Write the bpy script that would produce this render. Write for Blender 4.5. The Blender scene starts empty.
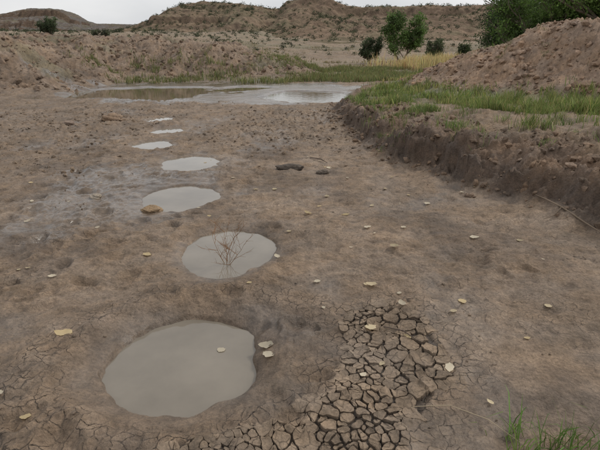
import bpy, math, random, time
import numpy as np
from mathutils import Vector, Matrix
rng = np.random.default_rng(7)
random.seed(7)
T0 = time.time()
def tick(s): print('T', s, round(time.time()-T0, 1))

# ---------------------------------------------------------------- noise
_pr = np.random.default_rng(123); PT = _pr.permutation(4096).astype(np.int32)
_ga = _pr.random(4096)*6.2831853; GC = np.cos(_ga); GS = np.sin(_ga); HV = _pr.random(4096)
def _idx(ix, iy, s):
    return PT[(PT[(ix+s*57) & 4095]+iy) & 4095]
def _h(ix, iy, s):
    return HV[_idx(np.asarray(ix).astype(np.int32), np.asarray(iy).astype(np.int32), s)]
def gn(x, y, s=0):
    x = np.asarray(x, float); y = np.asarray(y, float)
    fx = np.floor(x); fy = np.floor(y); ix = fx.astype(np.int32); iy = fy.astype(np.int32); fx = x-fx; fy = y-fy
    u = fx*fx*(3-2*fx); v = fy*fy*(3-2*fy)
    pa = PT[(ix+s*57) & 4095]; pb = PT[(ix+1+s*57) & 4095]
    def g(p, o, oy):
        a = PT[(p+iy+oy) & 4095]
        return GC[a]*(fx-o)+GS[a]*(fy-oy)
    a = g(pa,0,0); b = g(pb,1,0); c = g(pa,0,1); d = g(pb,1,1)
    ab = a+(b-a)*u
    return (ab+((c+(d-c)*u)-ab)*v)*1.4
def fbm(x, y, o=4, s=0, gain=.5):
    r = 0; a = 1; f = 1; t = 0
    for i in range(o):
        r = r + a*gn(x*f+i*17.3, y*f-i*9.1, s+i); t += a; a *= gain; f *= 2.03
    return r/t*1.3
def worley(x, y, s=0):
    ix = np.floor(x).astype(np.int32); iy = np.floor(y).astype(np.int32)
    f1 = np.full(x.shape, 9.); f2 = np.full(x.shape, 9.); cid = np.zeros(x.shape)
    for ox in (-1,0,1):
        for oy in (-1,0,1):
            cx = ix+ox; cy = iy+oy; a = _idx(cx,cy,s)
            d = np.hypot(cx+HV[a]-x, cy+HV[(a+1701) & 4095]-y)
            m = d < f1
            f2 = np.where(m, f1, np.minimum(f2, d))
            cid = np.where(m, HV[(a+911) & 4095], cid)
            f1 = np.where(m, d, f1)
    return f1, f2, cid
def ss(a, b, x):
    t = np.clip((x-a)/(b-a), 0, 1); return t*t*(3-2*t)

# ---------------------------------------------------------------- layout (metres)
PUD = [(-.635,2.50,.425,.475,1,2.0),(-.60,4.05,.385,.51,2,1.45),(-1.34,5.66,.40,.52,3,.95),
       (-1.60,7.42,.39,.49,4,.9),(-2.52,8.87,.34,.39,5,.9),(-2.66,10.45,.30,.37,6,.9),(-3.2,12.0,.27,.38,7,.9)]
WL = [-.034*p[5] for p in PUD]
POLY = np.array([(.27,2.98),(.45,3.12),(.62,3.10),(.78,2.98),(.87,2.5),(.79,2.2),(.55,1.92),(.40,1.7),(.3,1.1),(-.75,1.1),(-.62,1.70),
                 (-.45,1.78),(-.20,1.85),(.07,2.06),(.25,2.44),(.20,2.77)])
def sd_poly(x, y):
    d = np.full(x.shape, 1e9); ins = np.zeros(x.shape, bool)
    n = len(POLY)
    for i in range(n):
        a = POLY[i]; b = POLY[(i+1) % n]; e = b-a
        wx = x-a[0]; wy = y-a[1]
        t = np.clip((wx*e[0]+wy*e[1])/(e@e), 0, 1)
        d = np.minimum(d, np.hypot(wx-t*e[0], wy-t*e[1]))
        c = ((a[1] > y) != (b[1] > y))
        xi = a[0]+(y-a[1])*(e[0])/(e[1] if abs(e[1]) > 1e-9 else 1e-9)
        ins ^= (c & (x < xi))
    d = np.where(ins, -d, d)
    return d+0.09*fbm(x*4, y*4, 3, 77)
BY = [-6,0,2,3.5,4.5,5.66,6.6,7.5,9.5,11.9,15,20,26,35,60,200]
BX = [7.5,5,4,3.3,2.75,2.28,1.95,1.5,1.15,.9,1.1,2.2,4,8,30,300]
def bank_d(X, Y):
    return X-np.interp(Y, BY, BX)+.26*fbm(X*1.2,Y*1.2,3,31)+.15*fbm(X*4,Y*4,3,35)
def pud_r(X, Y, p):
    th = np.arctan2((Y-p[1])/p[3], (X-p[0])/p[2])
    r = np.hypot((X-p[0])/p[2], (Y-p[1])/p[3])
    k = 1+.15*gn(np.cos(th)*1.1+p[4]*7.3, np.sin(th)*1.1+p[4], 50)+.05*gn(np.cos(th)*2.6+p[4]*7, np.sin(th)*2.6, 51)+.03*gn(X*14,Y*14,52)
    return r/k
def pond_mask(X, Y):
    w = .8*fbm(X*.35,Y*.35,4,61)+.35*fbm(X*1.1,Y*.9,3,62)
    a = 1-np.hypot((X+5.6)/3.2, (Y-19.3)/2.6)+w*.6
    b = 1-np.hypot((X-.2)/1.5, (Y-17.8)/2.2)+w*.6
    c = .6-np.hypot((X+2.2)/1.6, (Y-21)/1.6)+w*.6
    d = .5-np.hypot((X+8.6)/1.2, (Y-17.2)/.9)+w*.5
    return np.maximum(np.maximum(a, b), np.maximum(c, d))
def wetflat(X, Y):
    e = np.hypot((X+2.8)/6.6, (Y-20)/4.9)+.5*fbm(X*.5,Y*.5,4,63)+.2*fbm(X*1.7,Y*1.2,3,64)
    return 1-ss(.75,1.15,e)

def height(X, Y, full=False, hole=True):
    X = np.asarray(X, float); Y = np.asarray(Y, float)
    near = 1-ss(30, 60, Y)
    rmin = np.full(X.shape, 9.); pit = np.zeros(X.shape)
    for p in PUD:
        r = pud_r(X, Y, p); rmin = np.minimum(rmin, r)
        pit = pit+p[5]*np.interp(r, [0,.8,.93,1,1.04,1.12,1.30,1.5,1.8,2.3], [-.09,-.075,-.052,-.034,-.019,-.010,.002,.012,.008,0])
    de = np.hypot((X+.50)/.82, (Y-2.47)/.69)+.10*fbm(X*2.5,Y*2.5,3,57)
    pit = pit+np.interp(de, [0,.70,.86,.95,1.02,1.12,1.3], [-.012,-.012,-.006,.012,.016,.007,0])
    damp = .3+.7*ss(.95, 1.6, rmin)
    wf = wetflat(X, Y)
    bd = bank_d(X, Y)
    mud = 1-ss(-.1, .3, bd)
    z = .03*fbm(X*.45,Y*.45,3,1)*ss(0,6,Y)*(1-.7*wf)
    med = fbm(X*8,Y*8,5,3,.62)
    smooth = .5+.5*ss(-.25,.2,fbm(X*.9,Y*.7,3,15)+.2)
    lumps = np.abs(fbm(X*4.5+3,Y*4.5,3,16,.55))
    z = z+damp*(1-.8*wf)*(.028*fbm(X*2.0,Y*2.0,3,2)+.028*(lumps-.2)*smooth+.018*med*smooth+.007*fbm(X*34,Y*34,3,4,.7)*smooth)
    wx = X+.07*gn(X*6,Y*6,8); wy = Y+.07*gn(X*6,Y*6,9)
    f1, f2, cid = worley(wx*3.4, wy*3.4, 11)
    pm = ss(-.15,.3, fbm(X*.6,Y*.6,2,12)+.6*ss(-.8,-2.5,X)+.25*ss(8,12,Y))
    pock = (cid > .40)*(1-ss(.10,.34,f1))-.4*(cid > .40)*np.exp(-((f1-.40)/.07)**2)
    z = z-damp*pm*pock*.036*mud*(1-wf)
    cl = ss(7.5,10,Y)*(1-ss(14,16,Y))*ss(-6.5,-3.5,X)*mud
    cl2 = cl*(.35+.65*ss(-2.6,-.9,X-.08*(Y-9)))*damp
    cl3 = ss(6,9,Y)*(1-ss(17,20,Y))*(1-ss(-4.5,-2.6,X))*.7
    g1, g2, gc = worley(X*6+gn(X*9,Y*9,21)*.4, Y*6+gn(X*9,Y*9,22)*.4, 23)
    z = z+(cl2+cl3)*(.05*(g2-g1)*(.3+gc)+.05*fbm(X*5,Y*5,4,24,.6))
    z = z+pit
    sd = sd_poly(X, Y)
    if hole: z = z-.012*(1-ss(-.05,-.01,sd))
    pm2 = pond_mask(X, Y)
    z = z-.10*ss(-.12,.25,pm2)
    # right cut bank, slumped and broken
    hs = np.interp(Y, [0,4.5,6,8,12,16,20,26,40], [1.42,1.35,1.26,1.08,.78,.5,.3,.15,0])*(1+.16*fbm(X*.9,Y*.9,2,34))
    dd = bd+.11*fbm(X*4,Y*4,3,37)+.05*np.abs(gn(X*14,Y*14,38))
    pa = np.interp(dd, [-.5,-.2,-.02,.03,.08,.11,.20,.25,.36,.62,.9,1.6,3], [0,.02,.05,.11,.26,.29,.30,.40,.43,.45,.47,.50,.52])
    pb = np.interp(dd, [-.6,-.3,0,.2,.4,.6,.9,1.6,3], [0,.03,.12,.22,.33,.41,.46,.50,.52])
    sl = ss(-.05,.35,fbm(X*.9,Y*.9,2,33)); prof = pa*(1-sl)+pb*sl
    rough = ss(-.15,.05,bd)*(1-ss(.8,2.2,bd))
    z = z+hs*prof+rough*hs*(.085*fbm(X*3.2,Y*3.2,4,39,.65)+.04*fbm(X*14,Y*14,3,40,.6))
    z = z+ss(.6,2,bd)*near*(.08*fbm(X*.9,Y*.9,4,41)+.02*fbm(X*9,Y*9,3,36))
    q = (X-3.9)*.78+(Y-14.2)*.625
    mh = 1.85*np.clip((X-3.7+.5*fbm(X*.5,Y*.5,2,42))/3.9,0,1)**.75*ss(-.3,3.2,q)*(1-ss(17,25,Y))
    z = z+mh*(1+.2*fbm(X*.8,Y*.8,4,43))+ss(.1,.6,mh)*(.17*fbm(X*2.2,Y*2.2,4,44,.65)+.07*fbm(X*9,Y*9,3,45,.65))
    lm = 1.6*np.clip((-8.0-X+.9*fbm(X*.4,Y*.4,3,46))/3.6,0,1.1)*ss(17.2,21,Y)*(1-ss(25,32,Y)*.5)
    bh = np.interp(X, [-60,-30,-14,-8,-4,-1.5,1.5], [2.3,2.2,1.95,1.8,1.55,.9,0])
    bm = bh*ss(24.5,31.5,Y+.8*fbm(X*.5,Y*.2,3,47))*(1-.45*ss(33,42,Y))*(1-ss(60,90,Y))
    em = np.maximum(lm, bm); ef = ss(.1,.5,em)*near
    gul = np.abs(fbm(X*.55+.3*fbm(X,Y,2,3),Y*.16,4,48))
    z = z+em*(1+.2*fbm(X*.35,Y*.35,4,49))-ef*.75*(.25-gul)*(em < 1.9)+ef*(.18*fbm(X*1.8,Y*1.8,4,53,.65)+.07*fbm(X*7,Y*7,2,56))
    rid = 1-2*np.abs(fbm(X*.022,Y*.05,4,58,.55))
    z = z+ss(45,230,Y)*5+ss(40,75,Y)*(1.3*np.clip(rid,-.5,1)*ss(45,100,Y)+.5*fbm(X*.06,Y*.06,4,54)+.2*fbm(X*.35,Y*.35,4,55,.6))-ss(45,80,Y)*.5
    if full:
        return z, dict(rmin=rmin, wf=wf, bd=bd, mh=mh, em=em, cl=cl2+cl3, pm2=pm2, sd=sd, med=med, gul=gul, rid=rid, de=de)
    return z
def hz(x, y, hole=True):
    return float(height(np.array([x]), np.array([y]), hole=hole)[0])

# ---------------------------------------------------------------- mesh helpers
def make_mesh(name, V, F, mat=None, smooth=True, col=None, attrs=None):
    if not isinstance(F, list): F = [F]
    F = [np.asarray(f, np.int32) for f in F if len(f)]
    me = bpy.data.meshes.new(name)
    me.vertices.add(len(V)); me.vertices.foreach_set("co", np.asarray(V, np.float32).ravel())
    nl = sum(f.size for f in F); npol = sum(len(f) for f in F)
    me.loops.add(nl); me.polygons.add(npol)
    me.loops.foreach_set("vertex_index", np.concatenate([f.ravel() for f in F]))
    st = []; o = 0
    for f in F:
        st.append(o+np.arange(len(f))*f.shape[1]); o += f.size
    me.polygons.foreach_set("loop_start", np.concatenate(st).astype(np.int32))
    me.polygons.foreach_set("use_smooth", np.full(npol, smooth))
    me.update(calc_edges=True)
    if col is not None:
        a = me.attributes.new("tone", 'FLOAT_COLOR', 'POINT')
        c = np.ones((len(V), 4), np.float32); c[:, :3] = col
        a.data.foreach_set("color", c.ravel())
    for k, v in (attrs or {}).items():
        a = me.attributes.new(k, 'FLOAT', 'POINT'); a.data.foreach_set("value", np.asarray(v, np.float32))
    if mat: me.materials.append(mat)
    ob = bpy.data.objects.new(name, me); bpy.context.collection.objects.link(ob)
    return ob
def grid_faces(nr, nc):
    i = np.arange(nr*nc).reshape(nr, nc)
    return np.stack([i[:-1,:-1], i[:-1,1:], i[1:,1:], i[1:,:-1]], -1).reshape(-1, 4)

class NT:
    def __init__(s, name):
        s.m = bpy.data.materials.new(name); s.m.use_nodes = True
        s.t = s.m.node_tree; s.b = s.t.nodes["Principled BSDF"]
    def n(s, ty, **k):
        nd = s.t.nodes.new(ty)
        for a, v in k.items(): setattr(nd, a, v)
        return nd
    def l(s, a, b): s.t.links.new(a, b)
    def math(s, op, a, b=None, c=None, clamp=False):
        nd = s.t.nodes.new('ShaderNodeMath'); nd.operation = op; nd.use_clamp = clamp
        for i, v in enumerate((a, b, c)):
            if v is None: continue
            if isinstance(v, (int, float)): nd.inputs[i].default_value = v
            else: s.l(v, nd.inputs[i])
        return nd.outputs[0]
    def noise(s, vec, scale, detail=4, rough=.55):
        nd = s.t.nodes.new('ShaderNodeTexNoise'); nd.inputs['Scale'].default_value = scale
        nd.inputs['Detail'].default_value = detail; nd.inputs['Roughness'].default_value = rough
        s.l(vec, nd.inputs['Vector']); return nd.outputs['Fac']
    def rng(s, v, a, b, c, d):
        nd = s.t.nodes.new('ShaderNodeMapRange'); s.l(v, nd.inputs[0])
        for i, x in enumerate((a, b, c, d)): nd.inputs[i+1].default_value = x
        return nd.outputs[0]
    def attr(s, name):
        nd = s.t.nodes.new('ShaderNodeAttribute'); nd.attribute_name = name; return nd
    def scale_col(s, col, fac):
        nd = s.t.nodes.new('ShaderNodeVectorMath'); nd.operation = 'SCALE'
        s.l(col, nd.inputs[0]); 
        if isinstance(fac, (int, float)): nd.inputs['Scale'].default_value = fac
        else: s.l(fac, nd.inputs['Scale'])
        return nd.outputs[0]
    def mix(s, fac, a, b):
        nd = s.t.nodes.new('ShaderNodeMix'); nd.data_type = 'RGBA'
        if isinstance(fac, (int, float)): nd.inputs[0].default_value = fac
        else: s.l(fac, nd.inputs[0])
        for i, v in ((6, a), (7, b)):
            if isinstance(v, tuple): nd.inputs[i].default_value = (*v, 1)
            else: s.l(v, nd.inputs[i])
        return nd.outputs[2]
    def bump(s, h, strength, dist, prev=None):
        nd = s.t.nodes.new('ShaderNodeBump'); nd.inputs['Strength'].default_value = strength
        nd.inputs['Distance'].default_value = dist; s.l(h, nd.inputs['Height'])
        if prev is not None: s.l(prev, nd.inputs['Normal'])
        return nd.outputs[0]

def ground_material(name, wetattr=True, hair=True, fine=1.):
    k = NT(name)
    P = k.n('ShaderNodeNewGeometry').outputs['Position']
    tone = k.attr('tone').outputs['Color']
    n1 = k.noise(P, 1.3, 6, .6); n2 = k.noise(P, 9, 6, .65); n3 = k.noise(P, 55, 5, .7); n4 = k.noise(P, 260, 3, .6)
    f = k.math('MULTIPLY', k.rng(n1,.3,.7,.74,1.26), k.rng(n2,.3,.7,.68,1.32))
    f = k.math('MULTIPLY', f, k.rng(n3,.28,.72,.64,1.36))
    c = k.scale_col(tone, f)
    hsv = k.n('ShaderNodeHueSaturation'); hsv.inputs['Saturation'].default_value = .8; k.l(c, hsv.inputs['Color'])
    c = k.mix(k.rng(k.noise(P, 2.3, 5),.42,.62,0,.8), c, hsv.outputs[0])
    c = k.mix(k.math('MULTIPLY', k.rng(n4,.64,.72,0,1), .35), c, (.36,.29,.21))
    c = k.mix(k.math('MULTIPLY', k.rng(n4,.36,.29,0,1), .5), c, (.05,.036,.025))
    nb = None
    if hair:
        wv = k.n('ShaderNodeVectorMath', operation='ADD'); k.l(P, wv.inputs[0])
        nz = k.t.nodes.new('ShaderNodeTexNoise'); nz.inputs['Scale'].default_value = 9; k.l(P, nz.inputs['Vector'])
        k.l(k.scale_col(nz.outputs['Color'], .12), wv.inputs[1])
        vo = k.t.nodes.new('ShaderNodeTexVoronoi'); vo.feature = 'DISTANCE_TO_EDGE'; vo.voronoi_dimensions = '2D'
        vo.inputs['Scale'].default_value = 15; k.l(wv.outputs[0], vo.inputs['Vector'])
        line = k.rng(vo.outputs['Distance'], 0, .06, 1, 0)
        line = k.math('MULTIPLY', line, k.attr('crack').outputs['Fac'])
        line = k.math('MULTIPLY', line, k.rng(n2,.4,.55,.25,1))
        c = k.mix(k.math('MULTIPLY', line, .8), c, (.035,.026,.02))
        nb = k.bump(k.math('MULTIPLY', line, -1), .9, .008)
    if wetattr:
        w = k.attr('wet').outputs['Fac']
        wn = k.math('ADD', w, k.math('MULTIPLY', k.math('SUBTRACT', k.noise(P, 2.4, 4, .55), .5), 1.5))
        w2 = k.math('MULTIPLY', k.rng(wn,.25,.95,0,1), k.rng(w,0,.2,0,1), clamp=True)
        c = k.mix(w2, c, k.scale_col(c, .55))
        k.l(k.rng(w2, 0, 1, .82, .16), k.b.inputs['Roughness'])
        bs = k.math('SUBTRACT', 1, k.math('MULTIPLY', w2, .90))
    else:
        k.b.inputs['Roughness'].default_value = .9; bs = None
    n5 = k.noise(P, 24, 4, .6)
    hh = k.math('ADD', k.math('MULTIPLY', n2, 1.2), k.math('ADD', k.math('MULTIPLY', n3, .42), k.math('MULTIPLY', n4, .11)))
    hh = k.math('ADD', hh, k.math('MULTIPLY', n5, .8))
    if bs is not None: hh = k.math('MULTIPLY', hh, bs)
    nb = k.bump(hh, 1., .032*fine, nb)
    k.l(nb, k.b.inputs['Normal']); k.l(c, k.b.inputs['Base Color'])
    k.b.inputs['Specular IOR Level'].default_value = .5
    return k.m
M_ground = ground_material('mud_and_soil')
M_dirt = ground_material('dry_dirt', False, False, .6)
M_plate = ground_material('dried_mud', False, True, .35)

def veg_material(name, trans=.35, rough=.6):
    k = NT(name); P = k.n('ShaderNodeNewGeometry').outputs['Position']
    c = k.scale_col(k.attr('tone').outputs['Color'], k.rng(k.noise(P, 2, 3),.3,.7,.8,1.2))
    k.l(c, k.b.inputs['Base Color']); k.b.inputs['Roughness'].default_value = rough
    k.b.inputs['Specular IOR Level'].default_value = .25
    tr = k.n('ShaderNodeBsdfTranslucent'); k.l(c, tr.inputs[0])
    mx = k.n('ShaderNodeMixShader'); mx.inputs[0].default_value = trans
    k.l(k.b.outputs[0], mx.inputs[1]); k.l(tr.outputs[0], mx.inputs[2])
    k.l(mx.outputs[0], k.t.nodes['Material Output'].inputs['Surface'])
    return k.m
M_veg = veg_material('foliage')
M_bark = veg_material('bark', 0., .9)

def water_material(name, col, rough=.03, b=.15):
    k = NT(name); P = k.n('ShaderNodeNewGeometry').outputs['Position']
    n = k.noise(P, 2.2, 5)
    c = k.mix(k.rng(n,.3,.7,0,1), tuple(x*.8 for x in col), tuple(x*1.15 for x in col))
    k.l(c, k.b.inputs['Base Color']); k.b.inputs['Roughness'].default_value = rough
    k.b.inputs['IOR'].default_value = 1.45
    k.l(k.bump(k.noise(P, 6, 2), b, .004), k.b.inputs['Normal'])
    return k.m
M_puddle = water_material('murky_water', (.205,.178,.142))
M_pond = water_material('pond_water', (.12,.10,.06), .04, .4)

# ---------------------------------------------------------------- ground sheet
ys = list(np.linspace(-8, 1.0, 30)); y = 1.0
while y < 2600:
    if y < 13: st = max(.0092, y*y/1500)
    elif y < 36: st = .09
    else: st = max(.09, (y-30)*.014)
    y += st; ys.append(y)
ys = np.array(ys); NC = 980
s = np.linspace(-1, 1, NC); s = .60*s+.40*s**3
W = np.where(ys > 0, 2.9+.85*ys, 2.9-ys*.4)
X = s[None, :]*W[:, None]; Y = np.repeat(ys[:, None], NC, 1)
Z, A = height(X, Y, True)
tick('height')
MUD = np.array([.235,.165,.108]); CLOD = np.array([.225,.16,.106]); BANK = np.array([.185,.118,.073]); MOUND = np.array([.285,.185,.115])
BERM = np.array([.22,.15,.098]); PLAIN = np.array([.215,.155,.095]); GRS = np.array([.13,.14,.06])
col = np.broadcast_to(MUD, X.shape+(3,)).copy()
def lerp(mask, c):
    global col
    col = col+(np.asarray(c)-col)*mask[..., None]
pn = fbm(X*1.1,Y*.9,5,78,.6)
lerp(ss(-.05,.45,pn)*.55*(Y < 60), np.array([.295,.215,.148]))
lerp(ss(.0,-.4,pn)*.65*(Y < 60), np.array([.128,.090,.062]))
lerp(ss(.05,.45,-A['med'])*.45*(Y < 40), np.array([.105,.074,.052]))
lerp((1-ss(.82,.98,A['de']))*.35, np.array([.14,.102,.072]))
lerp(ss(.0,1,A['cl'])*.8, CLOD)
lerp((1-ss(-4.5,-2.2,X))*.40, np.array([.175,.125,.085]))
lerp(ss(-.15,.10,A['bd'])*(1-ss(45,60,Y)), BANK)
lerp(ss(-.25,-.05,A['bd'])*(1-ss(.14,.34,A['bd']))*(1-ss(14,18,Y))*.75, np.array([.085,.057,.04]))  # undercut shadow painted into the colour along the bank foot
tn = fbm(X*.7,Y*.7,4,70)
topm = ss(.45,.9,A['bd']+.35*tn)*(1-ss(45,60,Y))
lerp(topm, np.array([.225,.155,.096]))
lerp(topm*ss(10,14,Y)*(1-ss(.05,.3,A['mh']))*.8, GRS)
lerp(ss(.1,.4,A['mh']), MOUND)
lerp(ss(.15,.5,A['mh'])*ss(.0,.4,fbm(X*1.1,Z*1.5+Y*.3,4,69))*.5, np.array([.185,.115,.072]))
lerp(ss(.08,.35,A['em']), BERM)
band = ss(.2,.6,fbm(X*.25,Z*3.0,4,71)+.25)
lerp(ss(.3,.8,A['em'])*band*.5, np.array([.31,.22,.145]))
lerp(ss(.2,.6,A['em'])*(1-ss(.04,.2,A['gul']))*.6, np.array([.11,.075,.05]))
lerp(ss(.2,.6,A['em'])*ss(.05,.4,fbm(X*.3,Y*.4,4,65))*.5, np.array([.15,.14,.075]))
lerp(ss(24,28,Y)*(1-ss(.05,.25,A['em']))*(1-topm)*.9, np.array([.18,.155,.085]))
lerp(ss(36,44,Y), PLAIN)
far = ss(42,60,Y)*ss(-.1,.3,fbm(X*.03,Y*.05,4,72)); lerp(far*.6, np.array([.16,.105,.068]))
far = ss(42,60,Y)*ss(-.0,.3,fbm(X*.05,Y*.09,4,68)); lerp(far*.65, np.array([.12,.112,.058]))
far = ss(45,60,Y)*ss(.35,.8,A['rid']); lerp(far*.3, np.array([.25,.185,.12]))
sdp = A['sd']
lerp((1-ss(-.05,-.01,sdp)), np.array([.085,.062,.045]))
wet = np.clip(1-ss(1.05,1.5,A['rmin']+.2*gn(X*3,Y*3,73)),0,1)*.62
wet = np.maximum(wet, .55*(1-ss(.75,.95,A['de'])))
e = np.hypot((X+2.2+.12*(Y-5.7))/1.0, (Y-5.9)/1.8)+.5*fbm(X*1.3,Y*1.3,5,74,.6)
wet = np.maximum(wet, 1.1*(1-ss(.45,1.3,e)))
e = np.hypot((X+1.45)/.75, (Y-5.9)/1.1)+.6*fbm(X*1.6,Y*1.6,4,75)
wet = np.maximum(wet, .95*(1-ss(.6,1.3,e)))
wet = np.maximum(wet, 1.2*A['wf']*(Y < 30))
wet = np.maximum(wet, .55*ss(.1,.5,fbm(X*.8,Y*.5,4,67)+.15)*(Y < 14))
wet = wet*(1-ss(-.3,.0,A['bd']))
crack = np.clip(1-ss(.0,.30,sdp+.15*gn(X*2,Y*2,76)),0,1)*.95
e = np.hypot((X+1.0)/.5, (Y-2.1)/.65); crack = np.maximum(crack, 1.*(1-ss(.7,1.4,e)))
crack = np.maximum(crack, .9*ss(.86,.95,A['de'])*(1-ss(1.15,1.4,A['de'])))
crack = np.maximum(crack, .45*ss(.1,.35,fbm(X*.8,Y*.8,3,79))*(1-ss(4,7,Y)))
crack = crack*ss(1.25,1.6,A['rmin'])
V = np.stack([X, Y, Z], -1).reshape(-1, 3)
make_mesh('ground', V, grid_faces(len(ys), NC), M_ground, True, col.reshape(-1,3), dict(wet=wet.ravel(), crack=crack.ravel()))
tick('ground'); print(V.shape)

# ---------------------------------------------------------------- cracked mud plates
def prad(x, y):
    r = .029+.022*max(0, min(1, (x-.40)/.30))*(1 if y > 2.0 else .3)
    if x < 0: r = .024
    return r*(.5+1.15*random.random()**1.4)
cand = rng.uniform([-1.15,1.1],[1.1,3.4],(10000,2))
sdc = sd_poly(cand[:,0], cand[:,1]); cand = cand[sdc < .12]
S = np.zeros((len(cand),2)); SR = np.zeros(len(cand)); ns = 0
for c in cand:
    r = prad(*c)
    if ns == 0 or np.all(np.hypot(S[:ns,0]-c[0], S[:ns,1]-c[1]) > (SR[:ns]+r)*.78):
        S[ns] = c; SR[ns] = r; ns += 1
S = S[:ns]; SR = SR[:ns]
sdS = sd_poly(S[:,0], S[:,1])
def clip(poly, m, n):
    out = []
    for i in range(len(poly)):
        a = poly[i]; b = poly[(i+1) % len(poly)]
        da = (a-m)@n; db = (b-m)@n
        if da <= 0: out.append(a)
        if (da < 0 < db) or (db < 0 < da): out.append(a+(b-a)*(da/(da-db)))
    return out
plates = []
for i in range(ns):
    if sdS[i] > -0.005: continue
    c = S[i]; d = np.hypot(*(S-c).T); nb = np.argsort(d)[1:22]
    poly = [c+np.array(o) for o in ((-.2,-.2),(.2,-.2),(.2,.2),(-.2,.2))]
    for j in nb:
        t = .5+(SR[i]**2-SR[j]**2)/(2*d[j]**2)
        poly = clip(poly, c+(S[j]-c)*t, S[j]-c)
        if len(poly) < 3: break
    if len(poly) < 3: continue
    P = []
    for a, b in zip(poly, poly[1:]+poly[:1]):
        L = np.hypot(*(b-a)); n = max(1, int(L/.009))
        for t in range(n): P.append(a+(b-a)*t/n)
    P = np.array(P)
    if len(P) < 5: continue
    ce = P.mean(0); edge = min(1, max(0,-sdS[i])/.12)
    gap = (.0012+.0034*edge)*random.uniform(.35,1.8)*(1 if c[0] > -.05 else .7)
    rr = np.hypot(*(P-ce).T)
    P = ce+(P-ce)*(1-np.minimum(gap/np.maximum(rr,.01),.5))[:,None]
    P = .5*P+.25*np.roll(P,1,0)+.25*np.roll(P,-1,0)
    plates.append((P, ce, edge, c))
V = []; F4 = []; F3 = []; TC = []; vo = 0; EXT = []
for P, ce, edge, c in plates:
    nP = len(P); R = np.hypot(*(P-ce).T).mean()
    curl = (.002+.45*R*random.random()**1.7)*edge*(1. if c[0] > .2 else .55)
    a0 = random.uniform(0,6.28); th = np.arctan2(P[:,1]-ce[1], P[:,0]-ce[0]); asym = .45+.55*np.cos(th-a0)
    lift = random.uniform(-.003,.003); tx, ty = random.uniform(-.12,.12), random.uniform(-.12,.12)
    qs = [ce[None]]; ad = [np.zeros(1)]
    for sc, zc in ((.45,.0),(.75,.22),(.92,.7),(1.0,1.0),(1.005,.9),(.97,-9)):
        Q = ce+(P-ce)*sc
        Q = Q+np.stack([.014*gn(Q[:,0]*17,Q[:,1]*17,81)+.0035*gn(Q[:,0]*80,Q[:,1]*80,83), .014*gn(Q[:,0]*17,Q[:,1]*17,82)+.0035*gn(Q[:,0]*80,Q[:,1]*80,84)],1)
        qs.append(Q); ad.append(np.full(nP,-9.) if zc < -1 else curl*zc*asym-(.0015 if sc > 1 else 0))
    q = np.vstack(qs); ad = np.concatenate(ad)
    ex = np.where(ad < -1, -.020, ad+.001+lift+(tx*(q[:,0]-ce[0])+ty*(q[:,1]-ce[1]))*edge+.0016*gn(q[:,0]*60,q[:,1]*60,85))
    V.append(q); EXT.append(ex)
    k = np.arange(nP); k2 = (k+1) % nP
    F3.append(np.stack([np.full(nP,vo), vo+1+k, vo+1+k2],1))
    for r in range(5):
        o = vo+1+r*nP; F4.append(np.stack([o+k, o+nP+k, o+nP+k2, o+k2],1))
    v = random.uniform(.72,1.08)
    cc = np.tile(np.array([.245,.178,.120])*v, (len(q),1)); cc[ad < -1] = (.07,.05,.038); cc[1+4*nP:1+5*nP] *= .8
    TC.append(cc); vo += len(q)
q = np.vstack(V); hb = height(q[:,0], q[:,1], hole=False)
V = np.column_stack([q, hb+np.concatenate(EXT)])
make_mesh('cracked_mud', V, [np.vstack(F3), np.vstack(F4)], M_plate, True, np.vstack(TC), dict(crack=np.full(len(V),.5)))
tick('plates %d' % len(plates))

# ---------------------------------------------------------------- water
for i, p in enumerate(PUD):
    n = 64; th = np.linspace(0, 2*np.pi, n, endpoint=False)
    rs = np.linspace(.15, 1.18, 6)
    pts = [[p[0], p[1], 0]]
    for r in rs:
        for t in th: pts.append([p[0]+p[2]*r*math.cos(t), p[1]+p[3]*r*math.sin(t), 0])
    pts = np.array(pts, float)
    f3 = [[0, 1+k, 1+(k+1) % n] for k in range(n)]
    f4 = [[1+r*n+k, 1+(r+1)*n+k, 1+(r+1)*n+(k+1) % n, 1+r*n+(k+1) % n] for r in range(5) for k in range(n)]
    rr = np.array([p[0]+p[2]*math.cos(t) for t in th]); ry = np.array([p[1]+p[3]*math.sin(t) for t in th])
    k_ = 1/ np.maximum(pud_r(rr, ry, p), .5)
    rr = p[0]+(rr-p[0])*k_; ry = p[1]+(ry-p[1])*k_
    WL[i] = float(np.median(height(rr, ry)))+.003; pts[:,2] = WL[i]
    make_mesh('puddle' if i == 0 else 'puddle.%03d' % i, pts, [np.array(f3), np.array(f4)], M_puddle)
make_mesh('pond_water', np.array([[-12,14,-.045],[3.2,14,-.045],[3.2,24.5,-.045],[-12,24.5,-.045]]), np.array([[0,1,2,3]]), M_pond, False)

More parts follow.
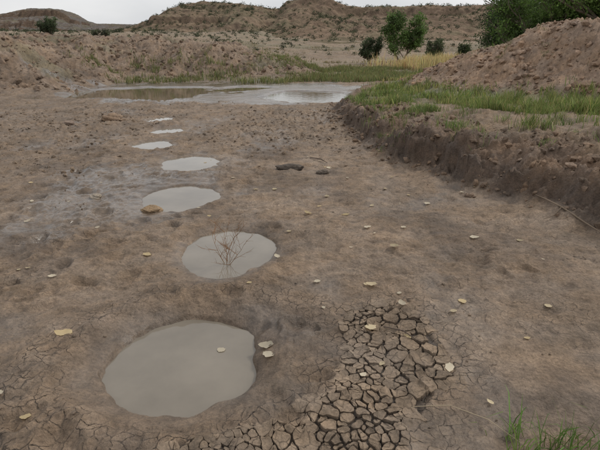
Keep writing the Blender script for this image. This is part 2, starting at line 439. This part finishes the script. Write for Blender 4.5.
# ---------------------------------------------------------------- rocks and clods
def ico(sub):
    import bmesh
    bm = bmesh.new(); bmesh.ops.create_icosphere(bm, subdivisions=sub, radius=1)
    v = np.array([x.co[:] for x in bm.verts]); f = np.array([[q.index for q in fc.verts] for fc in bm.faces]); bm.free()
    return v, f
ICO = {k: ico(k) for k in (1,2,3,4)}
def lump(v, amp, seed, f=1.3):
    n = fbm(v[:,0]*f+seed*3.1+v[:,2]*1.7, v[:,1]*f-v[:,2]*1.3, 3, seed)
    return v*(1+amp*n)[:,None]
def scatter(name, pts, size, colr, flat=.75, sub=1, mat=M_dirt, amp=.9, bury=.3, smooth=False):
    v0, f0 = ICO[sub]; N = len(pts); nv = len(v0)
    vars_ = np.array([lump(v0, amp, 100+i) for i in range(14)])
    vi = rng.integers(0, 14, N); V = vars_[vi]
    a = rng.uniform(0, 6.28, N); sx = rng.uniform(.7,1.3,N); sy = rng.uniform(.6,1.1,N); sz = rng.uniform(.6,1.2,N)*flat
    V = V*np.stack([sx,sy,sz],1)[:,None,:]*size[:,None,None]
    tl = rng.normal(0,.35,N)[:,None]; yy = V[:,:,1]*np.cos(tl)-V[:,:,2]*np.sin(tl); zz = V[:,:,1]*np.sin(tl)+V[:,:,2]*np.cos(tl)
    c, s_ = np.cos(a)[:,None], np.sin(a)[:,None]
    x = V[:,:,0]*c-yy*s_; y = V[:,:,0]*s_+yy*c
    z0 = height(pts[:,0], pts[:,1])
    V = np.stack([x+pts[:,0,None], y+pts[:,1,None], zz+(z0+size*flat*(1-2*bury)*.5)[:,None]], -1).reshape(-1,3)
    F = (f0[None]+(np.arange(N)*nv)[:,None,None]).reshape(-1,3)
    cc = np.repeat(colr*rng.uniform(.7,1.25,(N,1)), nv, 0)
    return make_mesh(name, V, F, mat, smooth, cc)
def region(n, x0,x1,y0,y1, cond):
    p = rng.uniform([x0,y0],[x1,y1],(n,2)); return p[cond(p[:,0],p[:,1])]
def notwater(x,y):
    m = np.ones(x.shape, bool)
    for p in PUD: m &= pud_r(x,y,p) > 1.15
    return m & (pond_mask(x,y) < -.15) & (sd_poly(x,y) > .02)
P1 = region(11000,-8,1.6,6.5,16, lambda x,y: notwater(x,y)&(bank_d(x,y)<-.05)&(rng.random(len(x)) < .04+.8*ss(-2.4,-.6,x-.08*(y-9))*ss(7.5,9.5,y)*(1-ss(12,14.5,y))+.4*(1-ss(-3.6,-2.4,x))*(1-ss(13,15,y))))
scatter('mud_clods', P1, .010+.034*rng.random(len(P1))**2.5, np.array([.21,.152,.104]), .65, bury=.4)
P2 = region(5200,.6,5,3.2,15, lambda x,y: (bank_d(x,y)>-.28)&(bank_d(x,y)<1.1))
scatter('bank_clods', P2, .008+.05*rng.random(len(P2))**3, np.array([.18,.118,.075]))
P3 = region(9000,3.6,15,10,24, lambda x,y: height(x,y,True)[1]['mh']>.12)
scatter('mound_rubble', P3, .015+.10*rng.random(len(P3))**3.8, np.array([.265,.17,.108]), bury=.4)
P4 = region(11000,-32,1,17,34, lambda x,y: height(x,y,True)[1]['em']>.08)
scatter('berm_rubble', P4, .02+.14*rng.random(len(P4))**5, np.array([.21,.143,.095]), bury=.4)
P5 = region(3600,-5,3,1.3,9, lambda x,y: notwater(x,y)&(bank_d(x,y)<0)&(fbm(x*.9,y*.9,3,66)>-.05))
scatter('mud_crumbs', P5, .002+.010*rng.random(len(P5))**3, np.array([.205,.15,.105]))
tick('scatter')
def rock(x, y, sx, sy, sz, colr, seed, ang=0.):
    v, f = ICO[4]; v = lump(lump(v, .45, seed, .9), .12, seed+1, 4)
    v = v*np.array([sx,sy,sz]); c, s_ = math.cos(ang), math.sin(ang)
    v = np.column_stack([v[:,0]*c-v[:,1]*s_+x, v[:,0]*s_+v[:,1]*c+y, v[:,2]+hz(x,y)+sz*.45])
    make_mesh('rock', v, f, M_dirt, True, np.tile(colr,(len(v),1)))
rock(-1.53,5.12,.10,.08,.045,np.array([.26,.17,.09]),201)
rock(-4.15,11.7,.22,.16,.11,np.array([.25,.17,.11]),205,.4)
rock(-2.28,5.6,.06,.05,.035,np.array([.33,.27,.2]),209)
rock(-4.9,11.1,.12,.10,.05,np.array([.2,.14,.10]),213)
rock(-.13,6.9,.18,.07,.045,np.array([.11,.082,.06]),217)
rock(.30,6.7,.08,.06,.035,np.array([.12,.09,.065]),225)
rock(1.9,5.6,.06,.05,.03,np.array([.16,.11,.075]),231)

# ---------------------------------------------------------------- fallen leaves
leafpos = [(-1.36,2.62,.065),(-.46,2.62,.03),(-.195,2.57,.05),(-.175,2.47,.045),(-.18,3.86,.045),(.42,2.72,.045),(.66,3.02,.04),(.79,2.35,.05),
 (.50,3.32,.045),(.78,4.0,.045),(1.08,3.1,.035),(1.52,4.25,.045),(-1.22,3.85,.05),(.45,4.9,.05),(-2.35,3.62,.05),(.08,4.95,.05),(-1.8,3.45,.035),
 (.97,2.93,.03),(.12,3.35,.03),(.75,5.2,.035),(1.35,5.3,.04),(-.1,4.4,.03),(-.85,6.45,.035),(.3,5.6,.045),(-1.9,4.6,.03),(.62,4.5,.04),
 (-1.25,1.95,.03),(.15,2.95,.022),(.62,2.62,.028),(1.6,3.0,.03),(1.9,4.2,.035),(-2.6,4.7,.04),(-.35,3.25,.025),(.95,4.5,.03),(.4,7.0,.045),(-.9,4.9,.025),
 (1.0,5.9,.04),(.2,5.2,.03),(-.3,5.9,.035),(.6,6.4,.04),(1.3,2.6,.025),(-1.45,2.1,.03),(-1.6,2.35,.022),(.9,2.05,.022),(-2.9,5.4,.04),(-3.3,6.2,.045)]
for _ in range(26):
    leafpos.append((random.uniform(-2.6,2.2), random.uniform(2.2,8.5), random.uniform(.014,.032)))
leafpos = [l for i,l in enumerate(leafpos) if i < 46 or bank_d(np.array([l[0]]),np.array([l[1]]))[0] < -.1]
V = []; F = []; C = []; vo = 0
for li, (x, y, r) in enumerate(leafpos):
    r *= .9; n = 9; a0 = random.uniform(0,6.28); cu = random.uniform(.2,.9); wf_ = random.uniform(.45,.85); tw = random.uniform(-.25,.25)
    ip = [i for i,p in enumerate(PUD) if pud_r(np.array([x]),np.array([y]),p)[0] < 1]
    z0 = (WL[ip[0]]+.004) if ip else hz(x,y,False)+.008
    pts = []
    for iu in range(n+1):
        u = iu/n*2-1
        wd = wf_*(1-abs(u)**2.2)**.8*(1-.25*u)+.02
        for iv in range(5):
            vv = (iv/4*2-1)
            px, py = u*r, vv*wd*r*(1+.12*math.sin(u*9+iv))
            pz = (cu*.35*vv*vv*wd+cu*.3*u*u+tw*(u+1)*.5+.05*math.sin(u*5+vv*4+li))*r*(0.1 if ip else 1)
            pts.append((x+px*math.cos(a0)-py*math.sin(a0), y+px*math.sin(a0)+py*math.cos(a0), z0+pz))
    V += pts; F += [[vo+i*5+j, vo+(i+1)*5+j, vo+(i+1)*5+j+1, vo+i*5+j+1] for i in range(n) for j in range(4)]
    t = random.uniform(.8,1.15); cc = random.choice([(.60,.50,.33),(.57,.45,.26),(.66,.58,.44)])
    C += [tuple(q*t for q in cc)]*len(pts); vo += len(pts)
make_mesh('fallen_leaves', np.array(V), np.array(F), M_veg, True, np.array(C))

# ---------------------------------------------------------------- tubes / twigs
class Tubes:
    def __init__(s): s.V=[]; s.F=[]; s.C=[]; s.o=0
    def add(s, pts, rad, colr, k=6):
        pts = [Vector(p) for p in pts]; n = len(pts)
        for i, p in enumerate(pts):
            d = (pts[min(i+1,n-1)]-pts[max(i-1,0)]).normalized()
            u = d.orthogonal().normalized() if abs(d.z) > .95 else d.cross(Vector((0,0,1))).normalized()
            w = d.cross(u)
            for j in range(k):
                a = 6.2832*j/k; q = p+(u*math.cos(a)+w*math.sin(a))*rad[i]; s.V.append(q[:]); s.C.append(colr)
        for i in range(n-1):
            for j in range(k):
                a = s.o+i*k+j; b = s.o+i*k+(j+1) % k; s.F.append([a,b,b+k,a+k])
        s.o += n*k
    def build(s, name, mat=None): return make_mesh(name, np.array(s.V), np.array(s.F), mat or M_bark, True, np.array(s.C))
T = Tubes(); random.seed(4)
bx, by = -.58, 3.82
def weed(p, d, L, r, dep):
    pts = [p]; q = Vector(p); dd = Vector(d)
    for i in range(5):
        dd = (dd+Vector((random.gauss(0,.12),random.gauss(0,.12),random.gauss(.02,.08)))).normalized(); q = q+dd*L/5; pts.append(q.copy())
    T.add(pts, [r*(1-.13*i) for i in range(6)], (.25,.13,.06), 4)
    if dep:
        for i in range(1,6):
            for _ in range(1):
                nd = (dd+Vector((random.gauss(0,.75),random.gauss(0,.6),random.gauss(.1,.35)))).normalized(); weed(pts[i], nd, L*.46, r*.65, dep-1)
for i in range(5):
    weed(Vector((bx+random.gauss(0,.015),by+random.gauss(0,.015),-.10)), Vector((random.gauss(0,.13),random.gauss(0,.15),1)).normalized(), .31, .0027, 2)
T.build('dry_weed')
def onground(pts, lift): return [(x,y,hz(x,y)+l) for (x,y),l in zip(pts,lift)]
T = Tubes()
T.add(onground([(2.42,5.15),(2.45,5.0),(2.50,4.75),(2.58,4.5),(2.64,4.3)],[.02,.03,.015,.02,.03]), [.003,.006,.008,.007,.005],(.21,.16,.115))
T.add(onground([(2.50,4.75),(2.40,4.68),(2.30,4.66)],[.015,.03,.03]), [.005,.004,.002],(.21,.16,.115))
T.build('fallen_branch')
T = Tubes()
T.add(onground([(.95,1.75),(.85,1.93),(.70,2.02),(.55,2.03),(.42,1.98)],[.02,.012,.02,.02,.012]), [.0012,.002,.002,.0016,.001],(.36,.29,.20),5)
T.add(onground([(.5,2.75),(.60,2.66),(.70,2.55)],[.012,.03,.012]), [.003,.004,.002],(.10,.075,.06),5)
T.add(onground([(.15,7.6),(.3,7.4),(.38,7.2)],[.01,.03,.02]), [.006,.008,.004],(.1,.075,.06),5)
T.build('dry_twigs')

# ---------------------------------------------------------------- grass
def grass(name, pts, hgt, wid, colr, lean=.45, seed=0, cvar=.25):
    r = np.random.default_rng(seed); N = len(pts)
    z0 = height(pts[:,0], pts[:,1])-.01
    a = r.uniform(0,6.283,N); la = r.uniform(0,6.283,N); ln = lean*r.random(N)**.8*hgt
    wx, wy = np.cos(a)*wid*.5, np.sin(a)*wid*.5
    lx, ly = np.cos(la)*ln, np.sin(la)*ln
    V = np.zeros((N,7,3))
    for i,(t,w) in enumerate(((0,.8),(.4,1.),(.75,.7))):
        for j,sg in enumerate((-1,1)):
            V[:,i*2+j,0] = pts[:,0]+lx*t*t+sg*wx*w; V[:,i*2+j,1] = pts[:,1]+ly*t*t+sg*wy*w; V[:,i*2+j,2] = z0+hgt*t*(1-.1*t)
    V[:,6,0] = pts[:,0]+lx; V[:,6,1] = pts[:,1]+ly; V[:,6,2] = z0+hgt*(1-.5*(ln/hgt)**2)
    o = (np.arange(N)*7)[:,None]
    F4 = np.vstack([o+[0,1,3,2], o+[2,3,5,4]]); F3 = o+[4,5,6]
    c = colr*(1+cvar*r.normal(size=(N,1)))*(1+.08*r.normal(size=(N,3)))
    c = np.repeat(np.clip(c,.01,.8)[:,None,:],7,1); c[:,0:2] *= .7; c[:,6] *= 1.15
    return make_mesh(name, V.reshape(-1,3), [F4,F3], M_veg, True, c.reshape(-1,3))
def clumps(n, per, spread, x0,x1,y0,y1, dens):
    c = rng.uniform([x0,y0],[x1,y1],(n,2)); c = c[rng.random(n) < dens(c[:,0],c[:,1])]
    p = np.repeat(c,per,0); sp = np.repeat(rng.uniform(.5,1.6,(len(c),1)),per,0); return p+rng.normal(size=p.shape)*spread*sp
G1 = np.array([.155,.205,.055]); G2 = np.array([.44,.37,.17])
def ch(p, lo, hi, s):
    k = .5+.5*np.clip(fbm(p[:,0]*1.6,p[:,1]*1.6,3,s)*1.6,-1,1); return (lo+(hi-lo)*k)*rng.uniform(.55,1.15,len(p))
def dm(x,y):
    bd = bank_d(x,y); A = height(x,y,True)[1]
    return ss(.4,1.1,bd)*(1-ss(.05,.3,A['mh']))*(1-ss(.05,.2,A['em']))*ss(-.22,.18,fbm(x*.7,y*.4,4,90)+.2*ss(12.5,16,y))*ss(9,13,y)
p = clumps(15000,13,.10,0,26,8.5,50,dm)
mixc = ss(-.1,.4,fbm(p[:,0]*.25,p[:,1]*.2,3,91))[:,None]*.5+.4*(rng.random((len(p),1)) < .28)
grass('meadow_grass', p, ch(p,.07,.32,88), .012+.0004*p[:,1], G1+(G2-G1)*mixc, .6, 1, .3)
def dl(x,y): 
    bd = bank_d(x,y); A = height(x,y,True)[1]
    return np.exp(-((bd-1.0)/.6)**2)*ss(.0,.3,fbm(x*1.3,y*1.3,4,92)+.12)*ss(5.5,8,y)*(1-ss(.2,.5,A['mh']))
p = clumps(8500,20,.05,1.2,7,4.5,15,dl)
mixc = .6*(rng.random((len(p),1)) < .25)
grass('bank_grass', p, ch(p,.04,.22,87), .0065, (G1+(G2-G1)*mixc)*np.array([.9,.95,1]), .8, 2, .3)
def dr(x,y): return (1-ss(.15,.6,height(x,y,True)[1]['mh']))*ss(.7,1.4,bank_d(x,y))*ss(-.02,.3,fbm(x*1.1,y*1.1,4,93)+.08)*ss(5.6,7.2,y)*(1-ss(11,12.5,y))
p = clumps(6000,20,.06,3.0,11,5.5,12.5,dr)
mixc = .6*(rng.random((len(p),1)) < .28)
grass('bank_grass', p, ch(p,.05,.34,86), .007, G1+(G2-G1)*mixc, .7, 3, .3)
p = clumps(320,14,.07,4,12,10.5,20,lambda x,y: (height(x,y,True)[1]['mh']>.15)*ss(.0,.3,fbm(x*.7,y*.7,3,89)))
grass('mound_weeds', p, ch(p,.05,.2,85), .010, np.array([.17,.19,.08]), .8, 9)
def dy(x,y): return np.exp(-((x-11.0)/2.8)**2-((y-39)/3.5)**2)
p = clumps(4200,12,.15,5,18,32,47,dy)
grass('dry_grass', p, ch(p,.5,1.25,84), .035, np.array([.56,.45,.22]), .4, 4)
def dp(x,y): 
    A = height(x,y,True)[1]; return ss(-.15,.15,fbm(x*.35,y*.5,3,94))*(pond_mask(x,y) < -.2)*(1-ss(.6,1.4,A['em']))
p = clumps(9000,10,.12,-15,7,23.5,40,lambda x,y: dp(x,y)*(.45+.55*ss(-3,0,x)))
mixc = rng.random((len(p),1))*.6
grass('shore_weeds', p, ch(p,.08,.42,83), .022, np.array([.13,.17,.055])*(1-mixc)+np.array([.34,.28,.14])*mixc, .6, 5)
p = clumps(8000,8,.3,-45,45,34,110,lambda x,y: ss(.0,.35,fbm(x*.1,y*.1,4,95)))
grass('plain_grass', p, rng.uniform(.10,.30,len(p)), .05, np.array([.20,.17,.08]), .6, 6)
p = np.vstack([rng.normal([.96,1.80],[.05,.05],(40,2)), rng.normal([1.10,1.74],[.06,.05],(46,2)), rng.normal([.88,1.68],[.05,.04],(20,2)), rng.normal([1.22,1.72],[.05,.05],(20,2))])
hh = rng.uniform(.05,.25,len(p)); grass('green_grass_tuft', p, hh, .0055, np.array([.13,.21,.05]), 1.1, 8, .3)
tick('grass')

# ---------------------------------------------------------------- trees and bushes
def tree(name, x, y, H, R, nleaf, lsz, colr, seed, stems=1, trunk_r=.12, low=.25, sp_=.16):
    rd = random.Random(seed); r = np.random.default_rng(seed); z0 = hz(x,y)-.05
    T = Tubes(); ends = []
    bc = (.16,.13,.10)
    def br(p, d, L, rad, dep):
        n = 5; pts = [p]; q = p.copy(); dd = d.copy()
        for i in range(n):
            dd = (dd+Vector((rd.gauss(0,.14),rd.gauss(0,.14),rd.gauss(.05,.08)))).normalized(); q = q+dd*L/n; pts.append(q.copy())
        T.add(pts, [rad*(1-.11*i) for i in range(n+1)], bc, 5)
        if dep <= 1:
            for i in range(2,n+1): ends.append(pts[i])
        if dep > 0:
            for i in range(2 if dep < 3 else 1, n+1):
                for _ in range(rd.choice([1,2,2])):
                    az = rd.uniform(0,6.283); sp = rd.uniform(.5,1.1)
                    nd = (dd+Vector((math.cos(az)*sp,math.sin(az)*sp,rd.uniform(-.25,.4)))).normalized()
                    br(pts[i], nd, L*rd.uniform(.42,.62), rad*.45, dep-1)
    for sidx in range(stems):
        sp = 0 if stems == 1 else .45
        d = Vector((rd.gauss(0,sp),rd.gauss(0,sp),1)).normalized()
        br(Vector((x+rd.gauss(0,.05*stems),y+rd.gauss(0,.05*stems),z0)), d, H*.55, trunk_r, 3)
    E = np.array([e[:] for e in ends])
    keep = (E[:,2]-z0 > low*H*.6) & (E[:,2]-z0 < H*1.02)&(np.hypot(E[:,0]-x,E[:,1]-y) < R*1.05)
    E = E[keep]; E = E[r.random(len(E)) < .7]
    ce = E[r.integers(0,len(E),nleaf)]
    P = ce+r.normal(size=(nleaf,3))*sp_*np.array([1,1,.8])*H/4
    P = P[(P[:,2] > z0+.02*H)]; m = len(P)
    n1 = r.normal(size=(m,3)); n1 /= np.linalg.norm(n1,axis=1)[:,None]
    n2 = np.cross(n1, r.normal(size=(m,3))); n2 /= np.linalg.norm(n2,axis=1)[:,None]
    sz = lsz*r.uniform(.6,1.3,m)[:,None]
    V = np.stack([P-n1*sz, P+n2*sz*.6, P+n1*sz, P-n2*sz*.6],1)
    c = np.array(colr)*(.55+.8*_h(np.floor(P[:,0]*1.8),np.floor(P[:,2]*1.8),seed+1))[:,None]*(1+.18*r.normal(size=(m,1)))
    F = (np.arange(m)*4)[:,None]+[0,1,2,3]
    em = bpy.data.objects.new(name, None); bpy.context.collection.objects.link(em); em.location = (x,y,z0)
    a = T.build('trunk_and_limbs'); b = make_mesh('crown', V.reshape(-1,3), F, M_veg, False, np.repeat(np.clip(c,.01,1),4,0))
    for o in (a,b): o.parent = em; o.matrix_parent_inverse = Matrix.Translation((-x,-y,-z0))
tree('cottonwood_tree', 9.0,49,4.7,1.9,9500,.085,(.11,.175,.05),11,2,.09,.15)
tree('bush', 6.4,49,2.5,1.0,4500,.07,(.06,.09,.04),12,4,.05,.05)
tree('bush', 12.8,52,2.3,1.4,3600,.07,(.085,.115,.05),13,5,.04,.05)
tree('bush', 15.0,50,1.8,1.3,3000,.07,(.07,.10,.04),14,5,.04,.05)
tree('juniper_tree', 13.2,34,4.9,2.5,30000,.055,(.055,.09,.032),15,4,.12,.03,.2)
tree('cottonwood_tree', 12.2,26,6.0,3.2,38000,.055,(.115,.185,.045),16,4,.15,.05,.17)
tree('cottonwood_tree', 15.2,25,7.2,3.6,36000,.055,(.135,.21,.05),21,4,.15,.05,.17)
tree('cottonwood_tree', 18.0,33,8.0,4.2,28000,.07,(.085,.14,.04),17,4,.16,.05,.2)
tree('bush', -15.2,33,1.2,1.3,3500,.05,(.07,.095,.045),18,6,.03,.02)
tree('bush', -12.4,35,.8,1.0,2000,.05,(.08,.095,.05),19,6,.03,.02)
tick('trees')

# ---------------------------------------------------------------- hills
k = NT('hill_soil'); P = k.n('ShaderNodeNewGeometry').outputs['Position']
c = k.scale_col(k.attr('tone').outputs['Color'], k.math('MULTIPLY', k.rng(k.noise(P,.5,6,.65),.3,.7,.62,1.38), k.rng(k.noise(P,2.5,4,.7),.3,.7,.72,1.28)))
k.l(c, k.b.inputs['Base Color']); k.b.inputs['Roughness'].default_value = .95; k.b.inputs['Specular IOR Level'].default_value = .1
k.l(k.bump(k.noise(P,.8,6,.65),1,1.0), k.b.inputs['Normal']); M_hill = k.m
def hill(name, xs, hs, yr, depth, base, colr, seed, rock=.5):
    nx, ny = 640, 300
    X = np.linspace(xs[0]-30, xs[-1]+30, nx)[None,:].repeat(ny,0); t = np.linspace(0,1.6,ny)[:,None].repeat(nx,1)
    H = np.interp(X+3*fbm(X*.05,t*2,3,seed), xs, hs)
    Y = yr-depth+depth*t+0*X
    gl = np.abs(fbm(X*.03+.4*fbm(X*.02,Y*.02,2,seed+1),Y*.010,5,seed+2,.6))
    tt = np.clip(t-(.25-gl)*.42*np.clip(1-abs(t-.5)*1.6,0,1)+.05*fbm(X*.02,Y*.02,3,seed+9),0,1.6)
    pa = np.interp(tt,[0,.3,.55,.72,.80,.90,.935,1.,1.15,1.6],[0,.11,.30,.50,.60,.72,.93,1.0,.9,.2])
    pb = np.interp(tt,[0,.25,.45,.62,.66,.82,.95,1.,1.15,1.6],[0,.10,.24,.42,.56,.74,.95,1.0,.9,.2])
    wl = ss(-.2,.25,fbm(X*.012,Y*.008,2,seed+10)); pr = pa*(1-wl)+pb*wl
    Z = base+(H-base)*pr+ss(.1,.4,t)*(1.1*fbm(X*.06,Y*.06,5,seed+3,.6)+.45*fbm(X*.35,Y*.35,3,seed+4,.6))*min(1,H.max()/20)
    Z += np.where(t < .04,-3,0)
    sl = np.abs(np.gradient(Z,axis=0))/(depth*1.6/ny)
    c = np.tile(np.array(colr),(ny,nx,1))
    def mixc(m, q):
        nonlocal c
        c = c+(np.array(q)-c)*m[...,None]
    mixc(ss(.1,.45,fbm(X*.015,Z*.45,4,seed+6))*.45, (.28,.205,.145))
    mixc(ss(.05,.4,fbm(X*.012+7,Z*.9,4,seed+8))*.5*ss(.3,.6,t), (.12,.088,.064))
    mixc(ss(-.1,.35,fbm(X*.06,Y*.06,4,seed+7))*.5, (.145,.135,.08))
    mixc(ss(.25,.6,sl)*rock, (.12,.085,.062))
    mixc((1-ss(.03,.12,gl))*.4, (.12,.09,.06))
    make_mesh(name, np.stack([X,Y,Z],-1).reshape(-1,3), grid_faces(ny,nx), M_hill, True, c.reshape(-1,3))
hill('hill', [-110,-95,-78,-72,-65,-60,-55,-46,-28,-17.5,-8,6,30], [3,5,8,10,14,17,19.5,20.6,20.2,18.2,17,12,5], 262, 150, 1, (.20,.148,.10), 300, .7)
hill('hill', [-40,-14,-8,-4,2.5,11,18,24,37,55,88,140,220], [3,12,16.5,20,22,21.5,19,18,17.4,17.9,18.4,20,22], 250, 160, 1, (.225,.16,.11), 320, .7)
hill('mesa', [-420,-330,-318,-300,-262,-250,-225,-120,-60], [30,34,36,40,39,30,24,22,16], 620, 220, 4, (.14,.125,.115), 340, 1)
hill('hill', [-300,-220,-150,-90,-60], [8,9,8.5,8.3,5], 330, 110, 4, (.20,.16,.10), 360)

bpy.context.view_layer.update()
dg = bpy.context.evaluated_depsgraph_get(); sc = bpy.context.scene
P = []
for i in range(6500):
    y = 60+ (random.random()**.6)*230; x = random.uniform(-.62,.62)*y*1.05
    ok, loc, nrm, idx, ob, m = sc.ray_cast(dg, Vector((x,y,200)), Vector((0,0,-1)))
    if ok and ob.name.split('.')[0] in ('ground','hill'): 
        if gn(np.array([x*.05]),np.array([y*.05]),97)[0] > random.uniform(-.7,.3): P.append(loc[:])
P = np.array(P); N = len(P); K = 38
r = rng; sz = (.3+.7*r.random(N)**2)*np.interp(P[:,1],[60,150,250],[.6,1.0,1.4])
C = P[:,None,:]+r.normal(size=(N,K,3))*np.array([.42,.42,.28])*sz[:,None,None]+np.array([0,0,.4])*sz[:,None,None]
C = C.reshape(-1,3); m = len(C)
n1 = r.normal(size=(m,3)); n1 /= np.linalg.norm(n1,axis=1)[:,None]; n2 = np.cross(n1,r.normal(size=(m,3))); n2 /= np.linalg.norm(n2,axis=1)[:,None]
q = np.repeat(sz,K)[:,None]*.17
V = np.stack([C-n1*q,C+n2*q*.8,C+n1*q,C-n2*q*.8],1).reshape(-1,3)
cc = np.repeat(np.array([.06,.07,.036])*r.uniform(.6,1.5,(N,1)),K*4,0)
make_mesh('scrub', V, (np.arange(m)*4)[:,None]+[0,1,2,3], M_veg, False, cc)
tick('scrub')

# ---------------------------------------------------------------- light and sky
el, az = math.radians(44), math.radians(65)
w = bpy.data.worlds.new("World"); sc.world = w; w.use_nodes = True; nt = w.node_tree
bg = nt.nodes['Background']; sky = nt.nodes.new('ShaderNodeTexSky'); sky.sky_type = 'NISHITA'; sky.sun_disc = False
sky.sun_elevation = el; sky.sun_rotation = az; sky.dust_density = 4; sky.air_density = 1
tc = nt.nodes.new('ShaderNodeTexCoord'); mp = nt.nodes.new('ShaderNodeMapping'); mp.inputs['Scale'].default_value = (1,1,3.5)
nz = nt.nodes.new('ShaderNodeTexNoise'); nz.inputs['Scale'].default_value = 2.2; nz.inputs['Detail'].default_value = 5
nt.links.new(tc.outputs['Generated'], mp.inputs[0]); nt.links.new(mp.outputs[0], nz.inputs['Vector'])
cr = nt.nodes.new('ShaderNodeMix'); cr.data_type = 'RGBA'; cr.inputs[6].default_value = (7.0,7.15,7.4,1); cr.inputs[7].default_value = (9.3,9.3,9.3,1)
mr = nt.nodes.new('ShaderNodeMapRange'); mr.inputs[1].default_value = .35; mr.inputs[2].default_value = .65
nt.links.new(nz.outputs['Fac'], mr.inputs[0]); nt.links.new(mr.outputs[0], cr.inputs[0])
mx = nt.nodes.new('ShaderNodeMix'); mx.data_type = 'RGBA'; mx.inputs[0].default_value = .9
nt.links.new(sky.outputs[0], mx.inputs[6]); nt.links.new(cr.outputs[2], mx.inputs[7]); nt.links.new(mx.outputs[2], bg.inputs[0])
bg.inputs[1].default_value = .10
L = bpy.data.lights.new('sun','SUN'); L.energy = 1.5; L.angle = math.radians(10); L.color = (1,.95,.87)
lo = bpy.data.objects.new('sun', L); bpy.context.collection.objects.link(lo)
sv = Vector((math.sin(az)*math.cos(el), math.cos(az)*math.cos(el), math.sin(el)))
lo.rotation_euler = sv.to_track_quat('Z','Y').to_euler()
cam = bpy.data.cameras.new('camera'); cam.sensor_width = 36; cam.lens = 31.2; cam.clip_end = 6000; cam.clip_start = .05
co = bpy.data.objects.new('camera', cam); bpy.context.collection.objects.link(co)
co.location = (0,0,1.6); co.rotation_euler = (math.radians(90-19.1),0,0); sc.camera = co
sc.view_settings.view_transform = 'Standard'; sc.view_settings.look = 'None'; sc.view_settings.exposure = 0
